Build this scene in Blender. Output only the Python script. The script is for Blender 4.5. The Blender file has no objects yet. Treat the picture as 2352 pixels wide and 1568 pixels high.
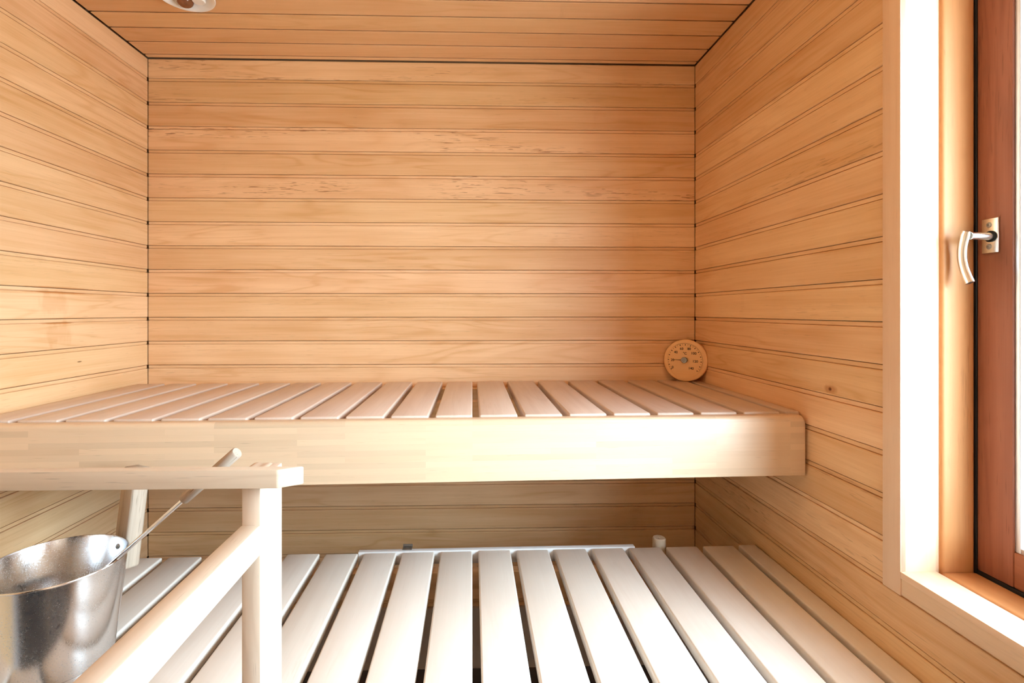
import bpy, bmesh, math, random
from mathutils import Vector, Matrix

# ------------------------------------------------------------------ camera, sky, light, exposure
scene = bpy.context.scene
C = scene.collection
random.seed(7)
EYE = 1.357                      # camera height above the floor (room coordinates: x right, y to the back wall)
F_PX, PX, PY = 1165.0, 1117.0, 715.0
cam_d = bpy.data.cameras.new('camera')
cam = bpy.data.objects.new('camera', cam_d)
C.objects.link(cam)
cam.location = (0, 0, EYE)
cam.rotation_euler = (math.radians(90), 0, -math.atan(32 / 1165.0))
cam_d.sensor_width = 36
cam_d.lens = 36 * F_PX / 2352
cam_d.shift_x = (1176 - PX) / 2352
cam_d.shift_y = -(784 - PY) / 2352
cam_d.clip_start = 0.02
scene.camera = cam

SKY = 28.0
world = bpy.data.worlds.new('sky')
scene.world = world
world.use_nodes = True
wn = world.node_tree.nodes
wl = world.node_tree.links
wn.clear()
w_out = wn.new('ShaderNodeOutputWorld')
w_bg = wn.new('ShaderNodeBackground')
w_tc = wn.new('ShaderNodeTexCoord')
w_sep = wn.new('ShaderNodeSeparateXYZ')
w_ramp = wn.new('ShaderNodeValToRGB')          # pale ground below the horizon, hazy bright sky above
w_ramp.color_ramp.elements[0].position = 0.47
w_ramp.color_ramp.elements[0].color = (0.40, 0.45, 0.48, 1)
w_ramp.color_ramp.elements[1].position = 0.53
w_ramp.color_ramp.elements[1].color = (0.66, 0.875, 1.05, 1)
w_map = wn.new('ShaderNodeMath')
w_map.operation = 'MULTIPLY_ADD'
w_map.inputs[1].default_value = 0.5
w_map.inputs[2].default_value = 0.5
wl.new(w_tc.outputs['Generated'], w_sep.inputs[0])
wl.new(w_sep.outputs['Z'], w_map.inputs[0])
wl.new(w_map.outputs[0], w_ramp.inputs['Fac'])
wl.new(w_ramp.outputs['Color'], w_bg.inputs['Color'])
w_bg.inputs['Strength'].default_value = SKY
wl.new(w_bg.outputs[0], w_out.inputs['Surface'])

# hazy sun: soft-edged, coming in through the window from behind the camera's right
SUN_AZ, SUN_EL = math.radians(26), math.radians(26)      # azimuth off the window's normal, elevation
sd = bpy.data.lights.new('hazy_sun', 'SUN')
sd.energy = 2.8
sd.angle = math.radians(40)
sd.color = (0.86, 0.95, 1.0)
so = bpy.data.objects.new('hazy_sun', sd)
C.objects.link(so)
so.location = (3, -2, 4)
so.rotation_euler = Vector((-math.cos(SUN_AZ) * math.cos(SUN_EL), math.sin(SUN_AZ) * math.cos(SUN_EL), -math.sin(SUN_EL))).to_track_quat('-Z', 'Y').to_euler()

# the window opening in the right wall (metres)
WY0, WY1 = -0.06, 0.985
WZ0, WZ1 = EYE - 0.517, EYE + 0.745

ld = bpy.data.lights.new('window_portal', 'AREA')   # sampling guide for the sky in the window opening, gives no light itself
ld.shape = 'RECTANGLE'
ld.size = WZ1 - WZ0
ld.size_y = WY1 - WY0
ld.cycles.is_portal = True
lo = bpy.data.objects.new('window_portal', ld)
C.objects.link(lo)
lo.location = (1.09, (WY0 + WY1) / 2, (WZ0 + WZ1) / 2)
lo.rotation_euler = (0, math.radians(90), 0)

vs = scene.view_settings
vs.view_transform = 'Standard'
vs.look = 'None'
vs.gamma = 1
vs.use_curve_mapping = False
vs.exposure = 0.36
scene.cycles.max_bounces = 8
scene.cycles.diffuse_bounces = 6
scene.cycles.adaptive_threshold = 0.1
scene.cycles.adaptive_min_samples = 12
scene.cycles.caustics_reflective = False
scene.cycles.caustics_refractive = False
scene.cycles.light_sampling_threshold = 0.03
scene.cycles.transparent_max_bounces = 6
scene.cycles.sample_clamp_indirect = 0

# ------------------------------------------------------------------ materials
def newmat(name):
    m = bpy.data.materials.new(name)
    m.use_nodes = True
    nt = m.node_tree
    nt.nodes.clear()
    out = nt.nodes.new('ShaderNodeOutputMaterial')
    return m, nt, out


def N(nt, kind, **kw):
    n = nt.nodes.new(kind)
    for k, v in kw.items():
        if k.startswith('i_'):
            key = k[2:]
            n.inputs[int(key) if key.isdigit() else key.replace('_', ' ')].default_value = v
        else:
            setattr(n, k, v)
    return n


def math_n(nt, op, a, b=None, clamp=False):
    n = nt.nodes.new('ShaderNodeMath')
    n.operation = op
    n.use_clamp = clamp
    for i, v in enumerate((a, b)):
        if v is None:
            continue
        if isinstance(v, (int, float)):
            n.inputs[i].default_value = v
        else:
            nt.links.new(v, n.inputs[i])
    return n.outputs[0]


def mix_col(nt, fac, a, b, blend='MIX'):
    n = nt.nodes.new('ShaderNodeMix')
    n.data_type = 'RGBA'
    n.blend_type = blend
    n.clamp_factor = True
    for sock, v in ((n.inputs[0], fac), (n.inputs[6], a), (n.inputs[7], b)):
        if isinstance(v, (int, float)):
            sock.default_value = v
        elif isinstance(v, tuple):
            sock.default_value = v if len(v) == 4 else (*v, 1)
        else:
            nt.links.new(v, sock)
    return n.outputs[2]


def noise(nt, vec, scale, detail=2.0, rough=0.5, dist=0.0):
    mp = N(nt, 'ShaderNodeMapping')
    mp.inputs['Scale'].default_value = scale
    nt.links.new(vec, mp.inputs[0])
    n = N(nt, 'ShaderNodeTexNoise')
    n.inputs['Scale'].default_value = 1.0
    n.inputs['Detail'].default_value = detail
    n.inputs['Roughness'].default_value = rough
    n.inputs['Distortion'].default_value = dist
    nt.links.new(mp.outputs[0], n.inputs['Vector'])
    return n.outputs['Fac']


def ramp(nt, fac, stops):
    n = N(nt, 'ShaderNodeValToRGB')
    cr = n.color_ramp
    while len(cr.elements) < len(stops):
        cr.elements.new(0.5)
    for e, (p, c) in zip(cr.elements, stops):
        e.position = p
        e.color = (c, c, c, 1) if isinstance(c, (int, float)) else (*c, 1)
    nt.links.new(fac, n.inputs[0])
    return n.outputs[0]


def wood(name, light, dark, rough=0.5, figure=0.85, vary=0.12, staves=False, coat=0.0, fleck=(0.24, 0.075, 0.022),
         stains=(), pores=0.25, spec=0.4):
    """Wood with the grain along the board's own length (local X). The object's colour steers one board:
    red = tone, green = amount of dark flecks."""
    m, nt, out = newmat(name)
    L = nt.links
    tc = N(nt, 'ShaderNodeTexCoord')
    oi = N(nt, 'ShaderNodeObjectInfo')
    off = N(nt, 'ShaderNodeCombineXYZ')
    L.new(math_n(nt, 'MULTIPLY', oi.outputs['Random'], 37.0), off.inputs[0])
    L.new(math_n(nt, 'MULTIPLY', oi.outputs['Random'], 11.3), off.inputs[1])
    L.new(math_n(nt, 'MULTIPLY', oi.outputs['Random'], 23.7), off.inputs[2])
    add = N(nt, 'ShaderNodeVectorMath', operation='ADD')
    L.new(tc.outputs['Object'], add.inputs[0])
    L.new(off.outputs[0], add.inputs[1])
    vec = add.outputs[0]
    stave_val = None
    if staves:
        mp = N(nt, 'ShaderNodeMapping')
        mp.inputs['Scale'].default_value = (1.0, 1.0, 1.0)
        L.new(tc.outputs['Object'], mp.inputs[0])
        # staves lie in the local X / Z plane of the fascia
        sx = N(nt, 'ShaderNodeSeparateXYZ')
        L.new(mp.outputs[0], sx.inputs[0])
        cb = N(nt, 'ShaderNodeCombineXYZ')
        L.new(sx.outputs[0], cb.inputs[0])
        L.new(sx.outputs[2], cb.inputs[1])
        br = N(nt, 'ShaderNodeTexBrick')
        br.offset = 0.37
        br.inputs['Color1'].default_value = (0, 0, 0, 1)
        br.inputs['Color2'].default_value = (1, 1, 1, 1)
        br.inputs['Mortar'].default_value = (0.35, 0.35, 0.35, 1)
        br.inputs['Scale'].default_value = 1.0
        br.inputs['Mortar Size'].default_value = 0.0002
        br.inputs['Brick Width'].default_value = 0.31
        br.inputs['Row Height'].default_value = 0.0146
        L.new(cb.outputs[0], br.inputs['Vector'])
        stave_val = br.outputs['Color']
        sh = N(nt, 'ShaderNodeVectorMath', operation='MULTIPLY_ADD')
        L.new(stave_val, sh.inputs[0])
        sh.inputs[1].default_value = (9, 5, 3)
        L.new(vec, sh.inputs[2])
        vec = sh.outputs[0]
    broad = noise(nt, vec, (1.3, 11, 11), 2, 0.5, 0.6)
    rings = math_n(nt, 'SINE', math_n(nt, 'MULTIPLY', broad, 46.0))
    rings = math_n(nt, 'MULTIPLY_ADD', rings, 0.5)
    rings_n = rings.node
    rings_n.inputs[2].default_value = 0.5
    ringmask = ramp(nt, noise(nt, vec, (1.7, 6, 6), 0), [(0.42, 0.0), (0.62, 1.0)])
    rings = math_n(nt, 'MULTIPLY', math_n(nt, 'POWER', rings, 4.0), ringmask)
    fibre = noise(nt, vec, (5, 240, 240), 1, 0.6)
    streak = noise(nt, vec, (1.6, 42, 42), 2, 0.55)
    cloud = noise(nt, vec, (3.2, 6, 6), 1, 0.5)
    f = math_n(nt, 'MULTIPLY', rings, 0.42 * figure)
    f = math_n(nt, 'ADD', f, math_n(nt, 'MULTIPLY', math_n(nt, 'SUBTRACT', streak, 0.5), 1.1 * figure))
    f = math_n(nt, 'ADD', f, math_n(nt, 'MULTIPLY', math_n(nt, 'SUBTRACT', fibre, 0.5), 0.7 * figure))
    f = math_n(nt, 'ADD', f, math_n(nt, 'MULTIPLY', math_n(nt, 'SUBTRACT', cloud, 0.5), 1.1 * figure))
    f = math_n(nt, 'ADD', f, 0.32, True)
    col = mix_col(nt, f, light, dark)
    if pores:
        po = ramp(nt, noise(nt, vec, (22, 420, 420), 0), [(0.74, 0.0), (0.86, 1.0)])
        col = mix_col(nt, math_n(nt, 'MULTIPLY', po, pores), col, tuple(c * 0.42 for c in dark))
    # per-board tone
    sepc = N(nt, 'ShaderNodeSeparateColor')
    L.new(oi.outputs['Color'], sepc.inputs[0])
    rv = math_n(nt, 'MULTIPLY_ADD', math_n(nt, 'FRACT', math_n(nt, 'MULTIPLY', oi.outputs['Random'], 7.13)), vary)
    rv.node.inputs[2].default_value = 1.0 - vary / 2
    tone = math_n(nt, 'MULTIPLY', rv, sepc.outputs[0])
    hsv = N(nt, 'ShaderNodeHueSaturation')
    L.new(math_n(nt, 'ADD', math_n(nt, 'MULTIPLY', math_n(nt, 'SUBTRACT', 1.0, tone), 0.55), 1.0), hsv.inputs['Saturation'])
    L.new(tone, hsv.inputs['Value'])
    hue = math_n(nt, 'MULTIPLY_ADD', math_n(nt, 'FRACT', math_n(nt, 'MULTIPLY', oi.outputs['Random'], 3.71)), 0.007)
    hue.node.inputs[2].default_value = 0.4965
    L.new(hue, hsv.inputs['Hue'])
    L.new(col, hsv.inputs['Color'])
    col = hsv.outputs[0]
    if stave_val is not None:
        sv = math_n(nt, 'MULTIPLY_ADD', stave_val, 0.17)
        sv.node.inputs[2].default_value = 0.90
        h2 = N(nt, 'ShaderNodeHueSaturation')
        L.new(sv, h2.inputs['Value'])
        L.new(col, h2.inputs['Color'])
        col = h2.outputs[0]
    # dark flecks on chosen boards
    fl = ramp(nt, noise(nt, vec, (15, 230, 230), 1, 0.5, 0.9), [(0.60, 0.0), (0.66, 1.0)])
    flm = ramp(nt, noise(nt, vec, (1.6, 14, 14), 0), [(0.50, 0.0), (0.66, 1.0)])
    fla = math_n(nt, 'MULTIPLY', math_n(nt, 'MULTIPLY', fl, flm), sepc.outputs[1])
    col = mix_col(nt, fla, col, fleck)
    # stains with a place of their own (room coordinates)
    if stains:
        geo = N(nt, 'ShaderNodeNewGeometry')
        gp = geo.outputs['Position']
        wob = noise(nt, gp, (60, 30, 9), 2, 0.6)
        for (cx, cy, cz, rx, ry, rz, scol, amt, rag) in stains:
            s1 = N(nt, 'ShaderNodeVectorMath', operation='SUBTRACT')
            L.new(gp, s1.inputs[0])
            s1.inputs[1].default_value = (cx, cy, cz)
            s2 = N(nt, 'ShaderNodeVectorMath', operation='DIVIDE')
            L.new(s1.outputs[0], s2.inputs[0])
            s2.inputs[1].default_value = (rx, ry, rz)
            s3 = N(nt, 'ShaderNodeVectorMath', operation='LENGTH')
            L.new(s2.outputs[0], s3.inputs[0])
            d = math_n(nt, 'ADD', s3.outputs['Value'], math_n(nt, 'MULTIPLY', math_n(nt, 'SUBTRACT', wob, 0.5), rag))
            k = ramp(nt, d, [(0.55, 1.0), (1.0, 0.0)])
            col = mix_col(nt, math_n(nt, 'MULTIPLY', k, amt), col, scol)
    bs = N(nt, 'ShaderNodeBsdfPrincipled')
    L.new(col, bs.inputs['Base Color'])
    rr = math_n(nt, 'MULTIPLY_ADD', streak, 0.22)
    rr.node.inputs[2].default_value = rough - 0.11
    L.new(rr, bs.inputs['Roughness'])
    bs.inputs['Specular IOR Level'].default_value = spec
    bs.inputs['Coat Weight'].default_value = coat
    bs.inputs['Coat Roughness'].default_value = 0.25
    L.new(bs.outputs[0], out.inputs['Surface'])
    return m


def plain(name, col, rough=0.5, metal=0.0, bump=0.0, bscale=200.0, spec=0.5, vary=0.0):
    m, nt, out = newmat(name)
    bs = N(nt, 'ShaderNodeBsdfPrincipled')
    bs.inputs['Base Color'].default_value = (*col, 1)
    bs.inputs['Roughness'].default_value = rough
    bs.inputs['Metallic'].default_value = metal
    bs.inputs['Specular IOR Level'].default_value = spec
    tc = N(nt, 'ShaderNodeTexCoord')
    if vary:
        nz = noise(nt, tc.outputs['Object'], (9, 9, 9), 4)
        c = mix_col(nt, nz, tuple(x * (1 - vary) for x in col), tuple(min(1, x * (1 + vary)) for x in col))
        nt.links.new(c, bs.inputs['Base Color'])
    if bump:
        nz = noise(nt, tc.outputs['Object'], (bscale, bscale, bscale), 2)
        b = N(nt, 'ShaderNodeBump')
        b.inputs['Strength'].default_value = bump
        b.inputs['Distance'].default_value = 0.001
        nt.links.new(nz, b.inputs['Height'])
        nt.links.new(b.outputs[0], bs.inputs['Normal'])
    nt.links.new(bs.outputs[0], out.inputs['Surface'])
    return m


def steel(name):
    m, nt, out = newmat(name)
    tc = N(nt, 'ShaderNodeTexCoord')
    bs = N(nt, 'ShaderNodeBsdfPrincipled')
    bs.inputs['Base Color'].default_value = (0.78, 0.78, 0.79, 1)
    bs.inputs['Metallic'].default_value = 1.0
    sc = ramp(nt, noise(nt, tc.outputs['Object'], (420, 420, 420), 2, 0.7), [(0.35, 0.0), (0.75, 1.0)])
    big = noise(nt, tc.outputs['Object'], (14, 14, 14), 3)
    r = math_n(nt, 'ADD', math_n(nt, 'MULTIPLY', sc, 0.14), math_n(nt, 'MULTIPLY', big, 0.16))
    nt.links.new(math_n(nt, 'ADD', r, 0.09), bs.inputs['Roughness'])
    nt.links.new(bs.outputs[0], out.inputs['Surface'])
    return m


def pane_mat(name):
    m, nt, out = newmat(name)
    tr = N(nt, 'ShaderNodeBsdfTransparent')
    tr.inputs[0].default_value = (0.95, 0.97, 0.97, 1)
    gl = N(nt, 'ShaderNodeBsdfGlossy')
    gl.inputs['Roughness'].default_value = 0.02
    lw = N(nt, 'ShaderNodeLayerWeight')          # same reflectance from both faces of the pane
    fr = math_n(nt, 'MULTIPLY_ADD', math_n(nt, 'POWER', lw.outputs['Facing'], 5.0), 0.9)
    fr.node.inputs[2].default_value = 0.04
    mx = N(nt, 'ShaderNodeMixShader')
    nt.links.new(fr, mx.inputs[0])
    nt.links.new(tr.outputs[0], mx.inputs[1])
    nt.links.new(gl.outputs[0], mx.inputs[2])
    nt.links.new(mx.outputs[0], out.inputs['Surface'])
    return m


XL, XR, YB, YF = -1.220, 0.862, 1.942, -0.45
ZC = EYE + 0.953
ALD_L, ALD_D = (0.86, 0.575, 0.325), (0.68, 0.38, 0.165)
RUST = (0.55, 0.21, 0.05)
M_plank = wood('alder_panel', ALD_L, ALD_D, rough=0.46)
M_left = wood('alder_panel_water_marked', ALD_L, ALD_D, rough=0.46, stains=[
    (XL, 1.54, EYE + 0.0555, 0.03, 0.140, 0.0040, RUST, 0.8, 0.7),
    (XL, 1.55, EYE + 0.0700, 0.03, 0.160, 0.0026, RUST, 0.6, 0.8),
    (XL, 1.53, EYE - 0.0345, 0.03, 0.070, 0.0042, RUST, 0.8, 0.8),
    (XL, 1.55, EYE - 0.0205, 0.03, 0.130, 0.0022, RUST, 0.5, 0.8),
    (XL, 1.50, EYE + 0.018, 0.03, 0.060, 0.040, RUST, 0.25, 2.2),
    (XL, 1.53, EYE - 0.068, 0.03, 0.055, 0.040, RUST, 0.25, 2.2),
    (XL, 1.61, EYE - 0.156, 0.03, 0.011, 0.0022, (0.2, 0.08, 0.02), 0.9, 0.3)])
M_right = wood('alder_panel_knotted', ALD_L, ALD_D, rough=0.46, stains=[
    (XR, 1.20, EYE - 0.187, 0.03, 0.007, 0.006, (0.11, 0.02, 0.006), 0.95, 0.5),
    (XR, 1.20, EYE - 0.187, 0.03, 0.026, 0.013, (0.40, 0.13, 0.035), 0.55, 0.9)])
M_ceil = wood('alder_ceiling_panel', ALD_L, ALD_D, rough=0.48, figure=0.55, pores=0.1)
M_slat = wood('pale_bench_wood', (0.84, 0.765, 0.685), (0.75, 0.655, 0.565), rough=0.42, figure=0.5, vary=0.10, pores=0.08, coat=0.12,
              fleck=(0.42, 0.27, 0.16))
M_slat_up = wood('tan_bench_wood', (0.69, 0.55, 0.455), (0.58, 0.43, 0.34), rough=0.42, figure=0.6, vary=0.10, pores=0.08, coat=0.12,
                 fleck=(0.42, 0.27, 0.16))
M_fascia = wood('laminated_fascia_wood', (0.72, 0.53, 0.365), (0.63, 0.43, 0.275), rough=0.36, figure=0.4, vary=0.02, staves=True, coat=0.35,
                fleck=(0.42, 0.24, 0.12))
M_trim = wood('pale_casing_wood', (0.86, 0.63, 0.44), (0.77, 0.50, 0.31), rough=0.45, figure=0.4, vary=0.08, pores=0.12)
M_frame = wood('oiled_frame_wood', (0.66, 0.32, 0.135), (0.54, 0.235, 0.09), rough=0.45, figure=0.45, vary=0.04, pores=0.12)
M_sash = wood('dark_stained_sash_wood', (0.36, 0.135, 0.072), (0.22, 0.075, 0.040), rough=0.5, figure=0.7, vary=0.08, pores=0.45,
              fleck=(0.04, 0.012, 0.006))
M_guard = wood('aged_guard_wood', (0.72, 0.575, 0.44), (0.56, 0.41, 0.285), rough=0.55, figure=0.55, vary=0.08, pores=0.5,
               fleck=(0.25, 0.14, 0.07))
M_old = wood('weathered_handle_wood', (0.52, 0.41, 0.32), (0.24, 0.165, 0.11), rough=0.6, figure=0.9, vary=0.06, pores=0.7,
             fleck=(0.12, 0.07, 0.04))
M_dial = wood('thermometer_wood', (0.88, 0.56, 0.27), (0.78, 0.44, 0.18), rough=0.4, figure=0.45, vary=0.02, pores=0.1)
M_white_rail = plain('white_rail_paint', (0.78, 0.77, 0.77), 0.45, vary=0.04)
M_ink = plain('black_print', (0.018, 0.010, 0.006), 0.6, vary=0.1)
M_steel = steel('scratched_stainless_steel')
M_chrome = plain('polished_chrome', (0.80, 0.80, 0.82), 0.10, 1.0, vary=0.03)
M_nickel = plain('satin_handle_metal', (0.80, 0.78, 0.74), 0.26, 1.0, vary=0.04)
M_screw = plain('dull_screw_metal', (0.35, 0.34, 0.32), 0.4, 1.0, vary=0.15)
M_gasket = plain('black_rubber_gasket', (0.008, 0.008, 0.009), 0.6, vary=0.3)
M_porcelain = plain('white_porcelain', (0.80, 0.79, 0.76), 0.22, vary=0.03)
M_amber = plain('brown_amber_glass', (0.20, 0.072, 0.028), 0.15, vary=0.2)
M_cream = plain('cream_plastic', (0.72, 0.64, 0.52), 0.45, vary=0.05)
M_skirt = plain('grey_skirting_tile', (0.58, 0.54, 0.53), 0.5, vary=0.15, bump=0.2)
M_floor = plain('dark_floor_tile', (0.10, 0.092, 0.09), 0.45, vary=0.3, bump=0.2)
M_shell = plain('dark_wall_cavity', (0.26, 0.15, 0.075), 0.9, vary=0.2)
M_paint = plain('white_exterior_paint', (0.75, 0.76, 0.78), 0.5, vary=0.04)
M_spacer = plain('aluminium_glazing_spacer', (0.62, 0.66, 0.72), 0.3, 0.9, vary=0.05)
M_door = plain('dark_door_glass', (0.02, 0.02, 0.022), 0.08, vary=0.1)
M_pane = pane_mat('window_glass')

# ------------------------------------------------------------------ mesh helpers
def obj(name, me, mat, parent=None, loc=None, rot=None, color=(1, 0, 0, 1), label=None):
    o = bpy.data.objects.new(name, me)
    C.objects.link(o)
    if mat is not None and not me.materials:
        me.materials.append(mat)
    if parent is not None:
        o.parent = parent
    if loc is not None:
        o.location = loc
    if rot is not None:
        o.rotation_euler = rot
    o.color = color
    if label:
        o['label'] = label
    return o


def top(o, label, cat, group=None, kind=None):
    o['label'] = label
    o['category'] = cat
    if group:
        o['group'] = group
    if kind:
        o['kind'] = kind
    return o


def empty(name, loc=(0, 0, 0)):
    o = bpy.data.objects.new(name, None)
    C.objects.link(o)
    o.location = loc
    o.empty_display_size = 0.1
    return o


def finish(bm, name, smooth=None):
    bmesh.ops.recalc_face_normals(bm, faces=bm.faces[:])
    me = bpy.data.meshes.new(name)
    bm.to_mesh(me)
    bm.free()
    if smooth:
        for p in me.polygons:
            p.use_smooth = True
        me.set_sharp_from_angle(angle=math.radians(smooth))
    return me


def box_bm(bm, x0, x1, y0, y1, z0, z1):
    vs_ = [bm.verts.new(p) for p in ((x0, y0, z0), (x1, y0, z0), (x1, y1, z0), (x0, y1, z0),
                                     (x0, y0, z1), (x1, y0, z1), (x1, y1, z1), (x0, y1, z1))]
    for f in ((0, 3, 2, 1), (4, 5, 6, 7), (0, 1, 5, 4), (1, 2, 6, 5), (2, 3, 7, 6), (3, 0, 4, 7)):
        bm.faces.new([vs_[i] for i in f])


def box_me(name, sx, sy, sz, bev=0.0, seg=2):
    """Centred box, sx along the grain."""
    bm = bmesh.new()
    box_bm(bm, -sx / 2, sx / 2, -sy / 2, sy / 2, -sz / 2, sz / 2)
    if bev:
        bmesh.ops.bevel(bm, geom=bm.edges[:], offset=bev, segments=seg, profile=0.5, affect='EDGES')
    return finish(bm, name, 40 if bev else None)


def bar(name, x0, x1, y0, y1, z0, z1, mat, parent=None, along='x', bev=0.002, seg=2, color=(1, 0, 0, 1), label=None):
    """A board between two corners whose grain runs along the named room axis."""
    sx, sy, sz = x1 - x0, y1 - y0, z1 - z0
    mid = ((x0 + x1) / 2, (y0 + y1) / 2, (z0 + z1) / 2)
    if along == 'x':
        me, rot = box_me(name, sx, sy, sz, bev, seg), (0, 0, 0)
    elif along == 'y':
        me, rot = box_me(name, sy, sx, sz, bev, seg), (0, 0, math.pi / 2)
    else:
        me, rot = box_me(name, sz, sy, sx, bev, seg), (0, math.pi / 2, 0)
    return obj(name, me, mat, parent, mid, rot, color, label)


def lathe(bm, prof, n=48, centre=(0, 0, 0), close=False):
    rings = []
    for (r, z) in prof:
        if r < 1e-6:
            rings.append([bm.verts.new((centre[0], centre[1], centre[2] + z))])
        else:
            rings.append([bm.verts.new((centre[0] + r * math.cos(2 * math.pi * i / n), centre[1] + r * math.sin(2 * math.pi * i / n),
                                        centre[2] + z)) for i in range(n)])
    pairs = list(zip(rings, rings[1:])) + ([(rings[-1], rings[0])] if close else [])
    for a, b in pairs:
        for i in range(n):
            j = (i + 1) % n
            if len(a) == 1 and len(b) == 1:
                continue
            if len(a) == 1:
                bm.faces.new((a[0], b[i], b[j]))
            elif len(b) == 1:
                bm.faces.new((a[i], a[j], b[0]))
            else:
                bm.faces.new((a[i], a[j], b[j], b[i]))


def tube(bm, pts, radii, n=12, flat=1.0, up=Vector((0, 0, 1)), caps=True):
    """Swept round or oval bar through the points."""
    pts = [Vector(p) for p in pts]
    rings = []
    for i, p in enumerate(pts):
        t = (pts[min(i + 1, len(pts) - 1)] - pts[max(i - 1, 0)]).normalized()
        a = t.cross(up)
        if a.length < 1e-4:
            a = t.cross(Vector((1, 0, 0)))
        a.normalize()
        b = a.cross(t).normalized()
        r = radii[i] if isinstance(radii, (list, tuple)) else radii
        rings.append([bm.verts.new(p + a * (r * math.cos(2 * math.pi * k / n)) + b * (r * flat * math.sin(2 * math.pi * k / n)))
                      for k in range(n)])
    for a, b in zip(rings, rings[1:]):
        for i in range(n):
            j = (i + 1) % n
            bm.faces.new((a[i], a[j], b[j], b[i]))
    if caps:
        bm.faces.new(rings[0][::-1])
        bm.faces.new(rings[-1])


# ------------------------------------------------------------------ room shell
TH = 0.014            # thickness of the panel boards (their face is the wall face)
PITCH, TONGUE, RECESS = 0.090, 0.0125, 0.0026
Z1 = EYE + 0.8787     # lower edge of the topmost wall board


def plank_me(name, length, width=PITCH, tongue=True):
    """Tongued panel board: length along X, width along Y (tongue on +Y), face on +Z."""
    t = TONGUE if tongue else 0.0
    fw = width - t
    prof = [(0, 0), (0, TH - 0.0022), (0.0012, TH - 0.0006), (0.0026, TH), (fw - 0.0030, TH), (fw - 0.0012, TH - 0.0005), (fw - 0.0003, TH - 0.0014), (fw, TH - 0.0026)]
    if tongue:
        prof += [(fw, TH - 0.0065), (fw + 0.0018, TH - 0.0065), (fw + 0.0018, TH - RECESS), (width - 0.0015, TH - RECESS), (width - 0.0015, 0)]
    else:
        prof += [(fw, 0)]
    bm = bmesh.new()
    a = [bm.verts.new((-length / 2, y, z)) for y, z in prof]
    b = [bm.verts.new((length / 2, y, z)) for y, z in prof]
    n = len(prof)
    for i in range(n):
        j = (i + 1) % n
        bm.faces.new((a[i], a[j], b[j], b[i]))
    bm.faces.new(a[::-1])
    bm.faces.new(b)
    return finish(bm, name)


_pl = {}


def plank(parent, mat, length, width, tongue, loc, rot, color):
    key = (mat.name, round(length, 4), round(width, 4), tongue)
    if key not in _pl:
        me = plank_me('plank', length, width, tongue)
        me.materials.append(mat)
        _pl[key] = me
    return obj('plank', _pl[key], None, parent, loc, rot, color)


ZB = EYE - 1.129      # panelling ends here, tiled skirting below


def rows():
    """(lower edge, width, has tongue) of each wall board from the ceiling down"""
    out = [(Z1, ZC - 0.003 - Z1, False)]
    z = Z1
    while z - PITCH > ZB - 1e-4:
        z -= PITCH
        out.append((z, PITCH, True))
    if z - ZB > 0.01:
        out.append((ZB, z - ZB, True))
    return out


def shell(name, boxes, mat):
    bm = bmesh.new()
    for b in boxes:
        box_bm(bm, *b)
    o = obj(name, finish(bm, name), mat)
    o['kind'] = 'structure'
    return o


T = 0.10
wall_back = shell('wall_back', [(XL - T, XR + T, YB + TH, YB + TH + T, 0, ZC + T)], M_shell)
top(wall_back, 'back wall clad in horizontal alder boards behind the two benches', 'wall', kind='structure')
wall_left = shell('wall_left', [(XL - TH - T, XL - TH, YF, YB + TH, 0, ZC + T)], M_shell)
top(wall_left, 'pale board-clad side wall with rusty water marks, opposite the window', 'wall', kind='structure')
RO = 0.014             # the rough opening behind the lining boards
wall_right = shell('wall_right', [(XR + TH, 1.09, YF, YB + TH, 0, WZ0 - RO), (XR + TH, 1.09, YF, YB + TH, WZ1 + RO, ZC + T),
                                  (XR + TH, 1.09, YF, WY0 - RO, WZ0 - RO, WZ1 + RO), (XR + TH, 1.09, WY1 + RO, YB + TH, WZ0 - RO, WZ1 + RO)], M_shell)
top(wall_right, 'orange board-clad side wall with the window in it', 'wall', kind='structure')
wall_front = shell('wall_front', [(XL - T, 1.09, YF - T, YF, 0, ZC + T)], M_trim)
top(wall_front, 'wall with the dark glass door facing the benches', 'wall', kind='structure')
ceiling = shell('ceiling', [(XL - T, 1.09, YF - T, YB + TH + T, ZC + TH, ZC + TH + T)], M_shell)
top(ceiling, 'ceiling of narrow alder boards with dark joints', 'ceiling', kind='structure')
floor = shell('floor', [(XL - T, 1.09, YF - T, YB + TH + T, -0.10, 0)], M_floor)
top(floor, 'dark tiled floor seen between the bench slats', 'floor', kind='structure')
for nm, b in (('baseboard_back', (XL, XR, YB - 0.012, YB + TH, 0, ZB)), ('baseboard_left', (XL - TH, XL + 0.012, YF, YB, 0, ZB)),
              ('baseboard_right', (XR - 0.012, XR + TH, YF, YB, 0, ZB))):
    bo = shell(nm, [b], M_skirt)
    top(bo, 'grey tiled skirting at the foot of the %s wall' % {'back': 'bench', 'left': 'water-marked', 'right': 'window'}[nm.split('_')[1]],
        'skirting', kind='structure')

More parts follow.
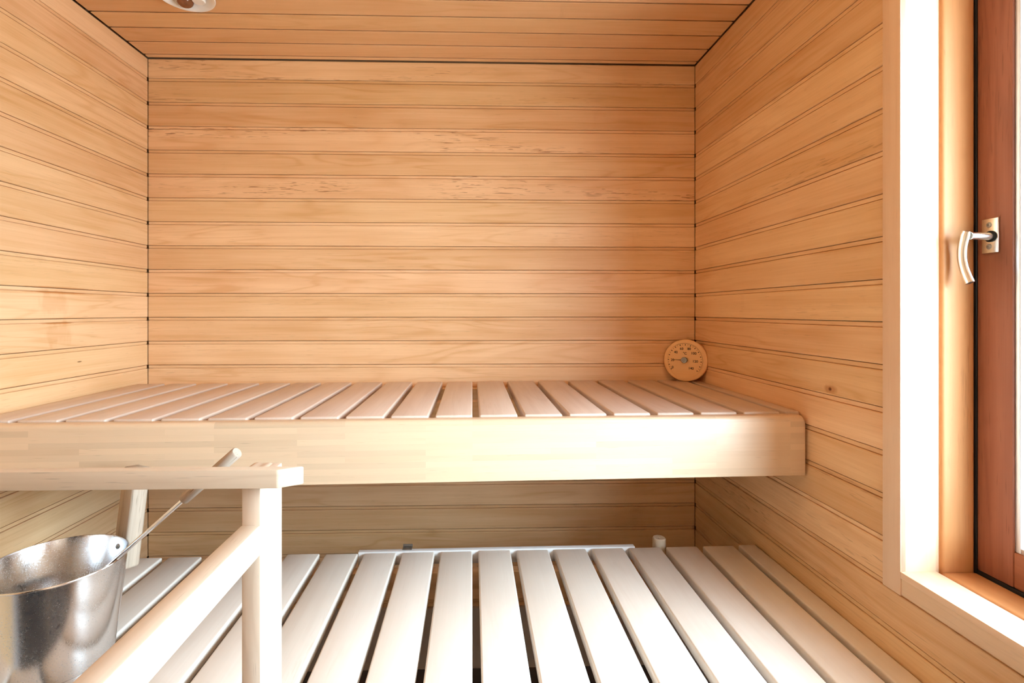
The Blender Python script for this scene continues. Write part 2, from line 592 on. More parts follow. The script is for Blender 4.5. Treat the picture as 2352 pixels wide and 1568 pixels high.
rs = rows()
GAP = 0.0015
tones_back = {0: 0.99, 1: 0.88, 2: 0.95, 3: 1.02, 4: 0.93, 5: 0.95, 6: 1.0}
fleck_back = {0: 0.6, 1: 0.45, 3: 0.75, 5: 0.7, 21: 0.4}
for i, (z, w, tg) in enumerate(rs):
    ln = (XR - XL) - 2 * GAP
    plank(wall_back, M_plank, ln, w, tg, ((XL + XR) / 2, YB + TH, z), (math.pi / 2, 0, 0),
          (tones_back.get(i, random.uniform(0.95, 1.03)), fleck_back.get(i, random.choice((0, 0, 0.08, 0.15))), 0, 1))
    ln = (YB - YF) - GAP
    # left wall: face towards +x
    plank(wall_left, M_left, ln, w, tg, (XL - TH, (YB - GAP + YF) / 2, z), (math.pi / 2, 0, math.pi / 2),
          (random.uniform(0.96, 1.04), random.choice((0, 0, 0, 0.12)), 0, 1))
    # right wall: face towards -x, cut by the window
    fc = (random.uniform(0.93, 1.04), random.choice((0, 0.1, 0.2, 0.35)), 0, 1)
    rot = (math.pi / 2, 0, -math.pi / 2)
    if z + w > WZ0 + 0.004 and z < WZ1:
        y0 = WY1 + 0.012
        plank(wall_right, M_right, YB - GAP - y0, w, tg, (XR + TH, (YB - GAP + y0) / 2, z), rot, fc)
        y1 = WY0 - 0.012
        plank(wall_right, M_right, y1 - YF, w, tg, (XR + TH, (y1 + YF) / 2, z), rot, fc)
    else:
        plank(wall_right, M_right, ln, w, tg, (XR + TH, (YB - GAP + YF) / 2, z), rot, fc)
# ceiling boards: joints counted from the back wall
yj = 1.912
k = 0
CG = 0.004
edges = [YB - CG]
y = yj
while y > YF:
    edges.append(y)
    y -= 0.0895
edges.append(YF)
for a, b in zip(edges, edges[1:]):
    w = a - b
    if w < 0.012:
        continue
    # face down, tongue towards the back wall; narrow joint
    key = ('c', round(w, 4))
    if key not in _pl:
        bm = bmesh.new()
        fw = w - 0.0055
        prof = [(0, 0), (0, TH - 0.002), (0.0022, TH), (fw - 0.0022, TH), (fw, TH - 0.0006), (fw, TH - 0.0013), (fw - 0.006, TH - 0.0013), (fw - 0.006, TH - 0.0105), (w, TH - 0.0105), (w, 0)]
        L_ = XR - XL - 2 * CG
        va = [bm.verts.new((-L_ / 2, py, pz)) for py, pz in prof]
        vb = [bm.verts.new((L_ / 2, py, pz)) for py, pz in prof]
        for i in range(len(prof)):
            j = (i + 1) % len(prof)
            bm.faces.new((va[i], va[j], vb[j], vb[i]))
        bm.faces.new(va[::-1])
        bm.faces.new(vb)
        me = finish(bm, 'plank')
        me.materials.append(M_ceil)
        _pl[key] = me
    obj('plank', _pl[key], None, ceiling, ((XL + XR) / 2, a, ZC + TH), (math.pi, 0, 0), (random.uniform(0.93, 1.04), random.choice((0, 0, 0.1)), 0, 1))

# unseen overhang added outside to keep high sky light out of the window
sky_blocker = shell('added_overhang_1', [(1.09, 2.00, -3.0, 3.6, EYE + 1.02, EYE + 1.10)], M_paint)
top(sky_blocker, 'white overhang added outside above the window to block the high sky', 'sky_blocker', kind='structure')

# door behind the camera (seen only as a reflection)
door = obj('door_1', box_me('door_1', 0.72, 0.03, 1.95, 0.003), M_door, None, (-0.62, YF + 0.017, 0.99))
top(door, 'dark glass door in a wooden frame facing the benches', 'door', kind='structure')
for nm, b, al in (('door_frame', (-1.05, -0.985, YF + 0.001, YF + 0.05, 0.0, 2.05), 'z'), ('door_frame', (-0.255, -0.19, YF + 0.001, YF + 0.05, 0.0, 2.05), 'z'),
                  ('door_frame', (-0.985, -0.255, YF + 0.001, YF + 0.05, 1.985, 2.05), 'x')):
    o = bar(nm, *b, M_trim, None, along=al)
    o.parent = door
    o.location = Vector(o.location) - Vector(door.location)

# ------------------------------------------------------------------ window
win = empty('window_1', (XR, (WY0 + WY1) / 2, WZ0))
top(win, 'tall wooden window with dark stained sash and metal handle', 'window', kind='structure')


def into(o, p):
    o.parent = p
    o.location = Vector(o.location) - Vector(p.location)
    return o


XCF = 0.850                       # face of the casing
X2, X2b, X3, X4 = 0.923, 0.9335, 0.997, 1.003
CW = 0.044
into(bar('casing', XCF, XR, WY1, WY1 + CW, WZ0 - 0.048, WZ1 + CW, M_trim, along='z', bev=0.0012, color=(1.03, 0, 0, 1)), win)
into(bar('casing', XCF, XR, WY0 - CW, WY0, WZ0 - 0.048, WZ1 + CW, M_trim, along='z', bev=0.0012), win)
into(bar('casing', XCF + 0.002, XR, WY0, WY1, WZ0 - 0.046, WZ0 - 0.001, M_trim, along='y', bev=0.0012, color=(1.0, 0.1, 0, 1)), win)
into(bar('casing', XCF + 0.002, XR, WY0, WY1, WZ1 + 0.001, WZ1 + CW, M_trim, along='y', bev=0.0012), win)
# lining boards of the reveal
RL = 0.013
into(bar('lining_board', XCF + 0.001, X2, WY1, WY1 + RL, WZ0 - 0.01, WZ1 + 0.01, M_trim, along='z', bev=0.001, color=(1.08, 0, 0, 1)), win)
into(bar('lining_board', XCF + 0.001, X2, WY0 - RL, WY0, WZ0 - 0.01, WZ1 + 0.01, M_trim, along='z', bev=0.001, color=(1.08, 0, 0, 1)), win)
into(bar('sill_board', XCF, X2, WY0, WY1, WZ0 - RL, WZ0, M_trim, along='y', bev=0.001, color=(1.08, 0, 0, 1)), win)
into(bar('lining_board', XCF, X2, WY0, WY1, WZ1, WZ1 + RL, M_trim, along='y', bev=0.001, color=(1.08, 0, 0, 1)), win)
# fixed frame (rounded inner edge) with the narrow groove before it
FT = 0.0135
into(bar('frame_post', X2b, X3 + 0.005, WY1 - 0.002, WY1 + FT, WZ0 - FT, WZ1 + FT, M_frame, along='z', bev=0.007, seg=4, color=(0.98, 0.25, 0, 1)), win)
into(bar('frame_post', X2b, X3 + 0.005, WY0 - FT, WY0 + 0.002, WZ0 - FT, WZ1 + FT, M_frame, along='z', bev=0.007, seg=4, color=(0.98, 0.2, 0, 1)), win)
into(bar('frame_sill', X2b - 0.004, X3 + 0.005, WY0, WY1, WZ0 - FT, WZ0 - 0.001, M_frame, along='y', bev=0.007, seg=4, color=(0.96, 0.1, 0, 1)), win)
into(bar('frame_head', X2b, X3 + 0.005, WY0, WY1, WZ1 - 0.002, WZ1 + FT, M_frame, along='y', bev=0.007, seg=4), win)
for b in ((X2 - 0.001, X2b + 0.004, WY1 + 0.005, WY1 + 0.012, WZ0 - 0.012, WZ1 + 0.01, 'z'), (X2 - 0.001, X2b + 0.004, WY0 - 0.012, WY0 - 0.005, WZ0 - 0.012, WZ1 + 0.01, 'z')):
    into(bar('groove_strip', *b[:6], M_trim, along=b[6], bev=0), win)
# gasket behind the frame, then the sash
SY0, SY1, SZ0, SZ1 = WY0 + 0.0035, WY1 - 0.0035, WZ0 + 0.004, WZ1 - 0.006
SW = 0.067
for b in ((X3 + 0.005, X3 + 0.05, WY1 - 0.003, WY1 + 0.013, WZ0 - 0.013, WZ1 + 0.013), (X3 + 0.005, X3 + 0.05, WY0 - 0.013, WY0 + 0.003, WZ0 - 0.013, WZ1 + 0.013),
          (X3 + 0.005, X3 + 0.05, WY0 + 0.003, WY1 - 0.003, WZ0 - 0.013, WZ0 + 0.004), (X3 + 0.005, X3 + 0.05, WY0 + 0.003, WY1 - 0.003, WZ1 - 0.006, WZ1 + 0.013)):
    into(bar('gasket', *b, M_gasket, along='z', bev=0.0015), win)
XS1 = X4 + 0.084
into(bar('sash_stile', X4, XS1, SY1 - SW, SY1, SZ0, SZ1, M_sash, along='z', bev=0.003, color=(1, 0.25, 0, 1)), win)
into(bar('sash_stile', X4, XS1, SY0, SY0 + SW, SZ0, SZ1, M_sash, along='z', bev=0.003, color=(1, 0.2, 0, 1)), win)
into(bar('sash_rail', X4 + 0.001, XS1, SY0 + SW, SY1 - SW, SZ0, SZ0 + SW, M_sash, along='y', bev=0.003), win)
into(bar('sash_rail', X4 + 0.001, XS1, SY0 + SW, SY1 - SW, SZ1 - SW, SZ1, M_sash, along='y', bev=0.003), win)
GY0, GY1, GZ0, GZ1 = SY0 + SW, SY1 - SW, SZ0 + SW, SZ1 - SW
for b, al in (((X4 + 0.004, XS1 - 0.004, GY1 - 0.010, GY1 + 0.001, GZ0, GZ1), 'z'), ((X4 + 0.004, XS1 - 0.004, GY0 - 0.001, GY0 + 0.010, GZ0, GZ1), 'z'),
              ((X4 + 0.004, XS1 - 0.004, GY0 + 0.010, GY1 - 0.010, GZ0 - 0.001, GZ0 + 0.010), 'y'),
              ((X4 + 0.004, XS1 - 0.004, GY0 + 0.010, GY1 - 0.010, GZ1 - 0.010, GZ1 + 0.001), 'y')):
    into(bar('glazing_spacer', *b, M_spacer, along=al, bev=0.001), win)
into(bar('pane', X4 + 0.026, X4 + 0.029, GY0 + 0.008, GY1 - 0.008, GZ0 + 0.008, GZ1 - 0.008, M_pane, along='z', bev=0), win)

# window handle: curved grip on a screwed base plate
pz0, pz1, py0, py1 = EYE + 0.1128, EYE + 0.1797, 0.9374, 0.9695
HX = X4 - 0.046
bm = bmesh.new()
stem_y, stem_z = 0.9505, EYE + 0.1445
tube(bm, [(X4 - 0.003, stem_y, stem_z), (X4 - 0.018, stem_y, stem_z), (X4 - 0.034, stem_y + 0.0005, stem_z + 0.001), (HX + 0.002, stem_y + 0.001, stem_z + 0.001)],
     [0.0078, 0.0074, 0.0072, 0.0072], 16)
gp = []
for i in range(15):
    t = i / 14
    gp.append((HX - 0.004 + 0.005 * t * t, stem_y - 0.004 + 0.0165 * math.sin(math.pi * (0.12 + 0.80 * t)), stem_z + 0.0105 - 0.100 * t))
tube(bm, gp, [0.0070] + [0.0090] * 3 + [0.0088] * 11, 16, flat=0.72, up=Vector((1, 0, 0)))
handle = into(obj('handle', finish(bm, 'handle', 50), M_nickel, label='curved satin metal window handle'), win)
plate = bar('base_plate', X4 - 0.0035, X4 + 0.0002, py0, py1, pz0, pz1, M_nickel, along='z', bev=0.0016)
plate.parent = handle
plate.location = Vector(plate.location) - Vector(win.location) - Vector(handle.location)
H0 = Vector(win.location) + Vector(handle.location)
plate.location = Vector(((X4 - 0.0017), (py0 + py1) / 2, (pz0 + pz1) / 2)) - H0
for zz in (pz1 - 0.0125, pz0 + 0.0125):
    bm = bmesh.new()
    lathe(bm, [(0, 0.0016), (0.0014, 0.0006), (0.0018, 0.0018), (0.0046, 0.0014), (0.0056, 0.0), (0, -0.001)], 20)
    s = obj('screw', finish(bm, 'screw', 30), M_screw, handle, Vector((X4 - 0.0033, (py0 + py1) / 2 + 0.001, zz)) - H0, (0, -math.pi / 2, 0))
bm = bmesh.new()
lathe(bm, [(0.0078, -0.001), (0.0108, -0.001), (0.0108, 0.003), (0.0078, 0.003)], 24, close=True)
obj('collar', finish(bm, 'collar', 40), M_gasket, handle, Vector((X4 - 0.0033, stem_y, stem_z)) - H0, (0, -math.pi / 2, 0))

# ------------------------------------------------------------------ benches
SL_T, SL_GAP = 0.027, 0.0175
SLAT = {}


def slat_me(length_l, length_r, width, skew, mat):
    """Slat: length along local X (towards the back wall), width along local Y. The two ends follow the skew of the bench."""
    key = (round(width, 4), round(length_l, 3), round(length_r, 3), mat.name)
    if key in SLAT:
        return SLAT[key]
    bm = bmesh.new()
    w2 = width / 2
    vs_ = []
    for z in (-SL_T, 0):
        for (x, y) in ((-length_l, -w2), (length_r, -w2), (length_r, w2), (-length_l, w2)):
            xx = x + (-y) * skew
            vs_.append(bm.verts.new((xx, y, z)))
    for f in ((0, 3, 2, 1), (4, 5, 6, 7), (0, 1, 5, 4), (1, 2, 6, 5), (2, 3, 7, 6), (3, 0, 4, 7)):
        bm.faces.new([vs_[i] for i in f])
    bmesh.ops.bevel(bm, geom=bm.edges[:], offset=0.0042, segments=3, profile=0.5, affect='EDGES')
    me = finish(bm, 'slat', 40)
    me.materials.append(mat)
    SLAT[key] = me
    return me


def add_slat(parent, xr, width, yf, yb, skew, ztop, tone, mat):
    xc = xr - width / 2
    ym = (yf + yb) / 2 + skew * xc
    half = (yb - yf) / 2
    return obj('slat', slat_me(half, half, width, skew, mat), None, parent, Vector((xc, ym, ztop)) - Vector(parent.location),
               (0, 0, math.pi / 2), (tone, random.choice((0, 0, 0.15)), 0, 1))


# upper bench
ZU = EYE - 0.262
SKU = 0.030
YUF = 1.283
ub = empty('upper_bench', (0, YB, ZU - 0.16))
top(ub, 'upper sauna bench of pale slats with a deep laminated front board', 'bench')
x_prev = None
for k in range(-10, 8):
    xk = 0.1114 * k if k < 0 else 0.1150 * k
    xp = 0.1114 * (k - 1) if k - 1 < 0 else 0.1150 * (k - 1)
    left = max(xp + SL_GAP, XL + 0.004)
    add_slat(ub, xk, xk - left, YUF, YB - 0.004 - 0.033, SKU, ZU, random.uniform(0.96, 1.04), M_slat_up)
xl_last = 0.1150 * 7 + 0.016
add_slat(ub, XR - 0.003, XR - 0.003 - xl_last, YUF, YB - 0.037, SKU, ZU, 1.0, M_slat_up)


def fascia(parent, x0, x1, yf, skew, ztop, h, th, mat):
    bm = bmesh.new()
    r = 0.011
    prof = [(0, -h), (0, -r)] + [(r - r * math.cos(a), -r + r * math.sin(a)) for a in (0.35, 0.7, 1.05, 1.3)] + [(r, 0), (th, 0), (th, -h)]
    # front view: rounded upper outer corner at both ends
    xs = [x0 + r * (1 - math.cos(a)) for a in (0, 0.4, 0.8, 1.2, 1.5708)]
    zt = [-r * (1 - math.sin(a)) for a in (0, 0.4, 0.8, 1.2, 1.5708)]
    stations = list(zip(xs, zt)) + [(x0 + (x1 - x0) * t, 0) for t in (0.25, 0.5, 0.75)] + [(x0 + x1 - x, z) for x, z in reversed(list(zip(xs, zt)))]
    rings = []
    for x, dz in stations:
        rings.append([bm.verts.new((x, py, pz + (dz if pz > -h / 2 else 0))) for py, pz in prof])
    n = len(prof)
    for a, b in zip(rings, rings[1:]):
        for i in range(n):
            j = (i + 1) % n
            bm.faces.new((a[i], a[j], b[j], b[i]))
    bm.faces.new(rings[0][::-1])
    bm.faces.new(rings[-1])
    me = finish(bm, 'front_board', 35)
    return obj('front_board', me, mat, parent, Vector((0, yf, ztop)) - Vector(parent.location), (0, 0, math.atan(skew)),
               label='deep front board of laminated strips')


fascia(ub, XL + 0.004, XR - 0.008, YUF - 0.030, SKU, ZU - 0.005, 0.153, 0.028, M_fascia)
o = bar('bearer', XL + 0.004, XR - 0.004, 1.62, 1.665, ZU - 0.075, ZU - SL_T, M_plank, along='x')
into(o, ub)
into(bar('bearer', XL + 0.004, XR - 0.004, YB - 0.050, YB - 0.001, ZU - 0.075, ZU - SL_T, M_plank, along='x'), ub)
o = into(bar('bearer', XL + 0.030, XR - 0.030, YUF + 0.003, YUF + 0.035, ZU - 0.080, ZU - SL_T, M_plank, along='x'), ub)
o.rotation_euler = (0, 0, math.atan(SKU))
for sx in (XL + 0.001, XR - 0.029):
    into(bar('wall_cleat', sx, sx + 0.028, YUF + 0.06, YB - 0.055, ZU - 0.125, ZU - 0.075, M_plank, along='y'), ub)

# lower bench
ZL = EYE - 0.707
SKL = 0.017
YLF, YLB = 0.880, 1.500
lb = empty('lower_bench', (0, YLB, 0))
top(lb, 'lower sauna bench of wide pale slats below the laminated front board', 'bench')
for k in range(-10, 8):
    xk = (0.1114 if k < 0 else 0.1127) * k
    xp = (0.1114 if k - 1 < 0 else 0.1127) * (k - 1)
    left = max(xp + SL_GAP, XL + 0.004)
    add_slat(lb, xk, xk - left, YLF, YLB + (0.004 if k in (-4, 1) else 0), SKL, ZL, random.uniform(0.96, 1.03), M_slat)
xl_last = 0.1127 * 7 + 0.017
add_slat(lb, XR - 0.003, XR - 0.003 - xl_last, YLF, YLB + 0.004, SKL, ZL, 0.98, M_slat)
o = into(bar('back_rail', -0.335, 0.488, YLB + 0.003, YLB + 0.021, ZL - 0.038, ZL + 0.001, M_white_rail, along='x', bev=0.0015, label='whitish rail behind the slat ends'), lb)
o.rotation_euler = (0, 0, math.atan(SKL))
into(bar('bearer', XL + 0.004, XR - 0.004, 1.428, 1.462, ZL - 0.075, ZL - SL_T, M_plank, along='x'), lb)
into(bar('bearer', XL + 0.004, XR - 0.004, 0.905, 0.945, ZL - 0.090, ZL - SL_T, M_plank, along='x'), lb)
for sx in (XL + 0.013, XR - 0.041):
    into(bar('wall_leg', sx, sx + 0.028, 1.425, 1.47, 0.0, ZL - 0.076, M_plank, along='z'), lb)
    into(bar('wall_leg', sx, sx + 0.028, 0.905, 0.945, 0.0, ZL - 0.091, M_plank, along='z'), lb)
# small bracket on the back rail and the round peg post at its right end
bm = bmesh.new()
box_bm(bm, -0.014, 0.014, -0.010, 0.010, 0, 0.0025)
box_bm(bm, -0.014, 0.014, 0.0075, 0.010, 0.0025, 0.010)
bmesh.ops.bevel(bm, geom=bm.edges[:], offset=0.0008, segments=1, affect='EDGES')
obj('bracket', finish(bm, 'bracket'), M_screw, lb, Vector((-0.193, YLB + 0.016, ZL + 0.001)) - Vector(lb.location), label='small grey metal bracket')
bm = bmesh.new()
lathe(bm, [(0.0, -0.30), (0.0195, -0.30), (0.0195, -0.002), (0.0175, 0.0), (0.0045, 0.0), (0.0035, -0.008), (0.0, -0.008)], 10)
bmesh.ops.translate(bm, verts=bm.verts[:], vec=(0, 0, 0))
for v in bm.verts:
    if v.co.z < -0.2:
        v.co.z = -(ZL + 0.012)
obj('peg_post', finish(bm, 'peg_post', 40), M_cream, lb, Vector((0.5745, YLB + 0.046, ZL + 0.012)) - Vector(lb.location), (0, 0, 0.3),
    label='cream round peg with a small hole in its top')

# ------------------------------------------------------------------ stove guard in front of the lower bench
PXL, PXR, PYN, PYF = -0.3365, -0.3092, 0.7487, 0.834
gd = empty('stove_guard', (PXL, PYN, 0))
top(gd, 'wooden guard railing of bare square-edged bars beside the steel bucket', 'railing')
into(bar('post', PXL, PXR, PYN, PYF, 0, EYE - 0.2455, M_guard, along='z', bev=0.0022), gd)
rz0, rz1 = EYE - 0.2525, EYE - 0.2253
RY0 = 0.730
bm = bmesh.new()
x_end0, x_end1 = -0.2780, -0.2455
pr = [(XL + 0.016, RY0), (x_end0, RY0), (x_end1, PYN - 0.0005), (XL + 0.016, PYN - 0.0005)]
lo_ = [bm.verts.new((x, y, rz0)) for x, y in pr]
hi_ = [bm.verts.new((x, y, rz1)) for x, y in pr]
bm.faces.new(lo_[::-1])
bm.faces.new(hi_)
for i in range(4):
    j = (i + 1) % 4
    bm.faces.new((lo_[i], lo_[j], hi_[j], hi_[i]))
bmesh.ops.bevel(bm, geom=bm.edges[:], offset=0.0022, segments=2, profile=0.5, affect='EDGES')
into(obj('top_rail', finish(bm, 'top_rail', 40), M_guard, None, (0, 0, 0)), gd)
into(bar('lower_rail', PXL, PXR, 0.10, PYN - 0.0003, EYE - 0.3557, EYE - 0.3113, M_guard, along='y', bev=0.0022), gd)
into(bar('post', PXL, PXR, 0.035, 0.0997, 0, EYE - 0.29, M_guard, along='z', bev=0.0022), gd)
into(bar('wall_post', XL + 0.014, XL + 0.042, PYN, PYF, 0, EYE - 0.2530, M_guard, along='z', bev=0.0022), gd)
bm = bmesh.new()
nseg = 9
topv = []
for i in range(nseg):
    t = i / (nseg - 1)
    topv.append((-0.356 + 0.036 * t, 0.0045 * math.sin(t * math.pi) + 0.0015 * math.sin(t * 9)))
ring = []
for (yy) in (0.792, 0.828):
    ring.append([bm.verts.new((x, yy, EYE - 0.2475 + dz)) for x, dz in topv])
    ring.append([bm.verts.new((x, yy, EYE - 0.275)) for x, dz in topv])
a, b, c, d = ring
for i in range(nseg - 1):
    bm.faces.new((a[i], a[i + 1], c[i + 1], c[i]))
    bm.faces.new((b[i], b[i + 1], a[i + 1], a[i]))
    bm.faces.new((c[i], c[i + 1], d[i + 1], d[i]))
    bm.faces.new((d[i], d[i + 1], b[i + 1], b[i]))
bm.faces.new((a[0], c[0], d[0], b[0]))
bm.faces.new((a[-1], c[-1], d[-1], b[-1]))
into(obj('cleat', finish(bm, 'cleat', 40), M_guard, None, (0, 0, 0)), gd)

# ------------------------------------------------------------------ bucket on the lower bench
BX, BY = -0.8346, 1.0392
BR, BB, BH = 0.120, 0.0945, 0.207
bk = empty('sauna_bucket', (BX, BY, ZL + 0.0004))
top(bk, 'scratched stainless steel sauna bucket with one upright wooden handle', 'bucket')
bm = bmesh.new()
t = 0.0012
prof = [(0, 0.012), (BB - 0.006, 0.012), (BB - 0.001, 0.014), (BR - t, BH - 0.003), (BR - 0.0002, BH + 0.0006), (BR + 0.0018, BH + 0.0006),
        (BR + 0.0026, BH - 0.0012), (BR + 0.0018, BH - 0.003), (BR, BH - 0.0035), (BB + 0.0035, 0.018), (BB + 0.0030, 0.013), (BB + 0.0005, 0.0105),
        (BB + 0.0005, 0.0), (BB - 0.003, 0.0), (BB - 0.003, 0.010), (0, 0.010)]
lathe(bm, prof, 96)
obj('pail', finish(bm, 'pail', 32), M_steel, bk, (0, 0, 0))
az = math.radians(65)
tilt = math.atan((BR - BB) / BH)
er = Vector((math.cos(az), math.sin(az), 0))
et = Vector((-math.sin(az), math.cos(az), 0))
# wooden handle: follows the flare of the pail, fixed outside the wall
hz0, hz1 = 0.135, 0.352
ax = (Vector((0, 0, 1)) * math.cos(tilt) + er * math.sin(tilt)).normalized()
nrm = (er * math.cos(tilt) - Vector((0, 0, 1)) * math.sin(tilt)).normalized()
hl = (hz1 - hz0) / math.cos(tilt)
me = box_me('handle', hl, 0.046, 0.036, 0.006, 3)
r_mid = BB + (BR - BB) * ((hz0 + hz1) / 2) / BH
ctr = er * (r_mid + 0.0215) + Vector((0, 0, (hz0 + hz1) / 2))
mat3 = Matrix((ax, et, nrm)).transposed()
hd = obj('handle', me, M_old, bk, ctr, mat3.to_euler(), label='weathered upright wooden handle')
for s_, zz in ((-0.001, 0.187),):
    bm = bmesh.new()
    lathe(bm, [(0, 0.0035), (0.0022, 0.0035), (0.0026, 0.0016), (0.0052, 0.0014), (0.0058, 0.0), (0.0, -0.002)], 20)
    rr_ = BB + (BR - BB) * zz / BH - 0.0012
    q = nrm.to_track_quat('-Z', 'Y')
    rv1 = obj('rivet', finish(bm, 'rivet', 35), M_screw, hd, er * rr_ + et * s_ + Vector((0, 0, zz)), q.to_euler())
    rr_ = BB + (BR - BB) * 0.150 / BH - 0.0012
    rv2 = obj('rivet', rv1.data, None, hd, er * rr_ + Vector((0, 0, 0.150)), q.to_euler())
    for rv in (rv1, rv2):
        rv.matrix_parent_inverse = hd.matrix_basis.inverted()

# ------------------------------------------------------------------ ladle leaning in the bucket
lt = Vector((-0.4402, 0.9624, EYE - 0.2634))
lp = Vector((-0.6905, 1.0350, EYE - 0.4760))
dv = (lp - lt)
LL = dv.length
dv.normalize()
ld_ = empty('ladle', (BX + 0.02, BY + 0.03, ZL + 0.03))
top(ld_, 'long ladle with a wooden grip and thin metal rod leaning in the bucket', 'ladle')
q = dv.to_track_quat('X', 'Z')
grip_len = 0.158
bm = bmesh.new()
lathe(bm, [(0, 0.0), (0.0090, 0.0), (0.0108, 0.002), (0.0112, 0.05), (0.0104, grip_len - 0.002), (0.0085, grip_len), (0, grip_len)], 14)
bmesh.ops.rotate(bm, verts=bm.verts[:], cent=(0, 0, 0), matrix=Matrix.Rotation(math.pi / 2, 3, 'Y'))
obj('grip', finish(bm, 'grip', 45), M_old, ld_, lt - Vector(ld_.location), q.to_euler(), label='weathered round wooden grip')
bowl_c = lp + dv * 0.165
bm = bmesh.new()
tube(bm, [lt + dv * (grip_len - 0.01), lp, lp + dv * 0.11, bowl_c + Vector((0.030, -0.008, 0.030)), bowl_c + Vector((0.0375, -0.006, 0.012))],
     [0.0043, 0.0043, 0.0043, 0.004, 0.003], 12)
ro = obj('rod', finish(bm, 'rod', 50), M_chrome, ld_, -Vector(ld_.location))
bm = bmesh.new()
R = 0.038
pf = [(R * math.sin(a), -R * 0.75 * math.cos(a)) for a in [i * math.pi / 2 / 8 for i in range(9)]]
pf += [(R - 0.0012, 0.0)] + [((R - 0.0012) * math.sin(a), -(R - 0.0012) * 0.75 * math.cos(a)) for a in [(8 - i) * math.pi / 2 / 8 for i in range(1, 9)]]
lathe(bm, pf, 40)
obj('bowl', finish(bm, 'bowl', 40), M_steel, ld_, bowl_c + Vector((0, 0, 0.012)) - Vector(ld_.location))

# ------------------------------------------------------------------ thermometer in the corner of the upper bench
TR = 0.0785
TA = math.radians(34)
th = empty('thermometer', (0.796, 1.876, ZU))
top(th, 'round wooden dial thermometer in the corner of the upper bench', 'thermometer')
# dial frame: local X right, local Y up, local Z out of the dial
lean = math.radians(4)
base = Matrix.Rotation(-TA, 4, 'Z') @ Matrix.Rotation(math.pi / 2 - lean, 4, 'X')
ctr = Vector((0, 0, TR + 0.0005))


def dial(o, x, y, z):
    o.matrix_local = Matrix.Translation(ctr) @ base @ Matrix.Translation((x, y, z))
    return o


bm = bmesh.new()
D = 0.019
lathe(bm, [(0, -D), (TR - 0.004, -D), (TR, -D + 0.004), (TR, -0.005), (TR - 0.002, -0.0015), (TR - 0.006, 0), (TR * 0.83, 0), (TR * 0.825, -0.0008), (0, -0.0008)], 72)
body = dial(obj('case', finish(bm, 'case', 30), M_dial, th), 0, 0, 0)
S = TR


def flat_me(name, polys, z=0.0):
    bm = bmesh.new()
    for p in polys:
        bm.faces.new([bm.verts.new((x, y, z)) for x, y in p])
    for f in bm.faces[:]:
        pass
    r = bmesh.ops.extrude_face_region(bm, geom=bm.faces[:])
    bmesh.ops.translate(bm, verts=[v for v in r['geom'] if isinstance(v, bmesh.types.BMVert)], vec=(0, 0, 0.0003))
    return finish(bm, name)


# scale: arc and ticks
polys = []
ra, cxs = 0.765 * S, -0.035 * S
a0, a1 = math.radians(216), math.radians(-40)
for i in range(60):
    p, q_ = a0 + (a1 - a0) * i / 60, a0 + (a1 - a0) * (i + 1) / 60
    polys.append([(cxs + r * math.cos(a), r * math.sin(a)) for r, a in ((ra + 0.0029, p), (ra + 0.0029, q_), (ra + 0.0037, q_), (ra + 0.0037, p))])
for i in range(29):
    a = a0 + (a1 - a0) * i / 28
    ln, hw = (0.0048, 0.0021) if i % 2 == 0 else (0.0032, 0.0010)
    ca, sa = math.cos(a), math.sin(a)
    p = [(ra, -hw), (ra, hw), (ra - ln, hw * 0.25), (ra - ln, -hw * 0.25)]
    polys.append([(cxs + r * ca - w_ * sa, r * sa + w_ * ca) for r, w_ in p])
scale_o = dial(obj('scale', flat_me('scale', polys), M_ink, th), 0, 0, -0.0008)
dg = bpy.context.evaluated_depsgraph_get()


def lettering(txt, size):
    cu = bpy.data.curves.new('lettering', 'FONT')
    cu.body = txt
    cu.size = size
    cu.align_x = 'CENTER'
    cu.align_y = 'CENTER'
    cu.extrude = 0.0002
    cu.offset = 0.00022
    tmp = bpy.data.objects.new('lettering_tmp', cu)
    C.objects.link(tmp)
    bpy.context.view_layer.update()
    me = bpy.data.meshes.new_from_object(tmp.evaluated_get(bpy.context.evaluated_depsgraph_get()))
    bpy.data.objects.remove(tmp)
    bpy.data.curves.remove(cu)
    me.name = 'numeral'
    return me


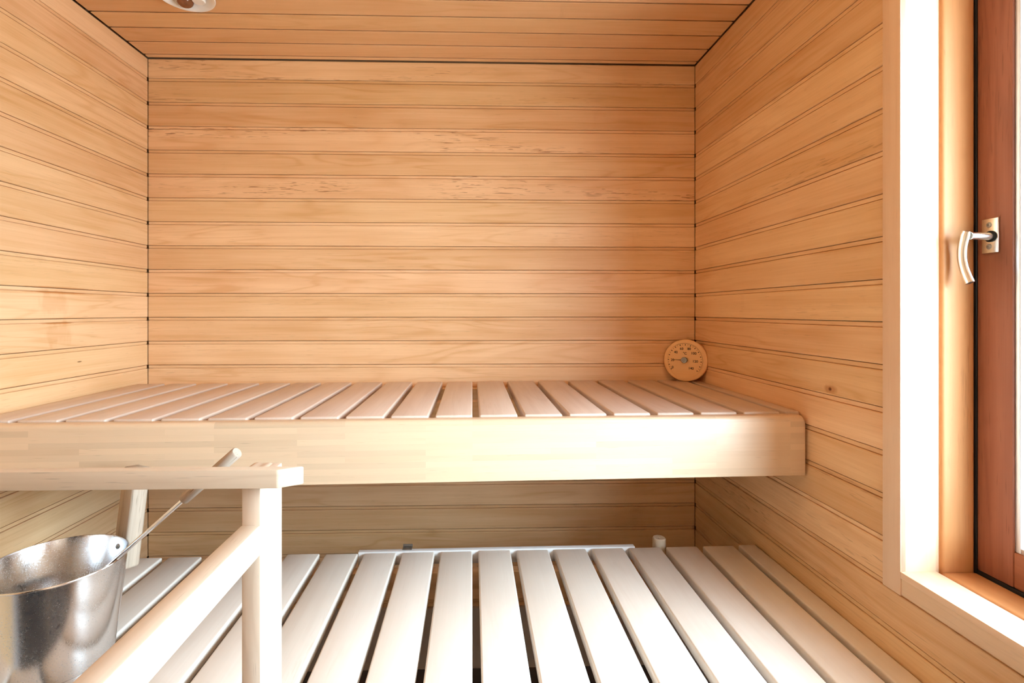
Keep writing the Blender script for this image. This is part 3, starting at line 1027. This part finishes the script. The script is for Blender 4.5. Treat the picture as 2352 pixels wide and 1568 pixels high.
for txt, x, y in (('0', -0.575, -0.36), ('20', -0.585, -0.01), ('40', -0.435, 0.37), ('60', -0.175, 0.545), ('80', 0.165, 0.55), ('100', 0.375, 0.345),
                  ('120', 0.445, -0.03), ('140', 0.26, -0.37)):
    dial(obj('numeral', lettering(txt, 0.0128), M_ink, th), x * S, y * S, -0.0007)
dial(obj('unit_mark', lettering('°C', 0.0125), M_ink, th), -0.03 * S, 0.325 * S, -0.0007)
ndl = dial(obj('needle', flat_me('needle', [[(-0.040, -0.0006), (0, -0.0012), (0, 0.0012), (-0.040, 0.0006)]]), M_ink, th), -0.03 * S, 0.01 * S, 0.006)
bm = bmesh.new()
lathe(bm, [(0, -0.001), (0.0105, -0.001), (0.0112, 0.010), (0.0100, 0.0125), (0.0050, 0.0125), (0.0040, 0.0115), (0, 0.0115)], 32)
dial(obj('hub', finish(bm, 'hub', 35), M_screw, th, label='domed metal hub'), -0.03 * S, 0.01 * S, 0)

# ------------------------------------------------------------------ lamp on the ceiling
LX, LY = -0.8375, 1.5010
lm = empty('ceiling_lamp', (LX, LY, ZC))
top(lm, 'unlit white porcelain dish lamp with a brown bulb on the ceiling', 'lamp')
bm = bmesh.new()
# wide dish hanging upside down below the boards
prof = [(0.0, 0.0), (0.045, 0.0), (0.050, -0.006), (0.072, -0.022), (0.0785, -0.029), (0.0800, -0.033), (0.0785, -0.0355), (0.0740, -0.0350),
        (0.068, -0.031), (0.060, -0.025), (0.050, -0.016), (0.040, -0.010), (0.0, -0.008)]
lathe(bm, prof, 64)
obj('dish', finish(bm, 'dish', 40), M_porcelain, lm, (0, 0, 0))
bm = bmesh.new()
lathe(bm, [(0, -0.036), (0.0165, -0.036), (0.019, -0.033), (0.019, -0.010), (0, -0.010)], 28)
obj('socket', finish(bm, 'socket', 35), M_porcelain, lm, (0.026, 0.026, 0))
bm = bmesh.new()
bmesh.ops.create_uvsphere(bm, u_segments=28, v_segments=18, radius=0.0235)
for v in bm.verts:
    v.co.z *= 0.8
obj('bulb', finish(bm, 'bulb', 60), M_amber, lm, (-0.016, 0.030, -0.030), label='brown glass bulb')
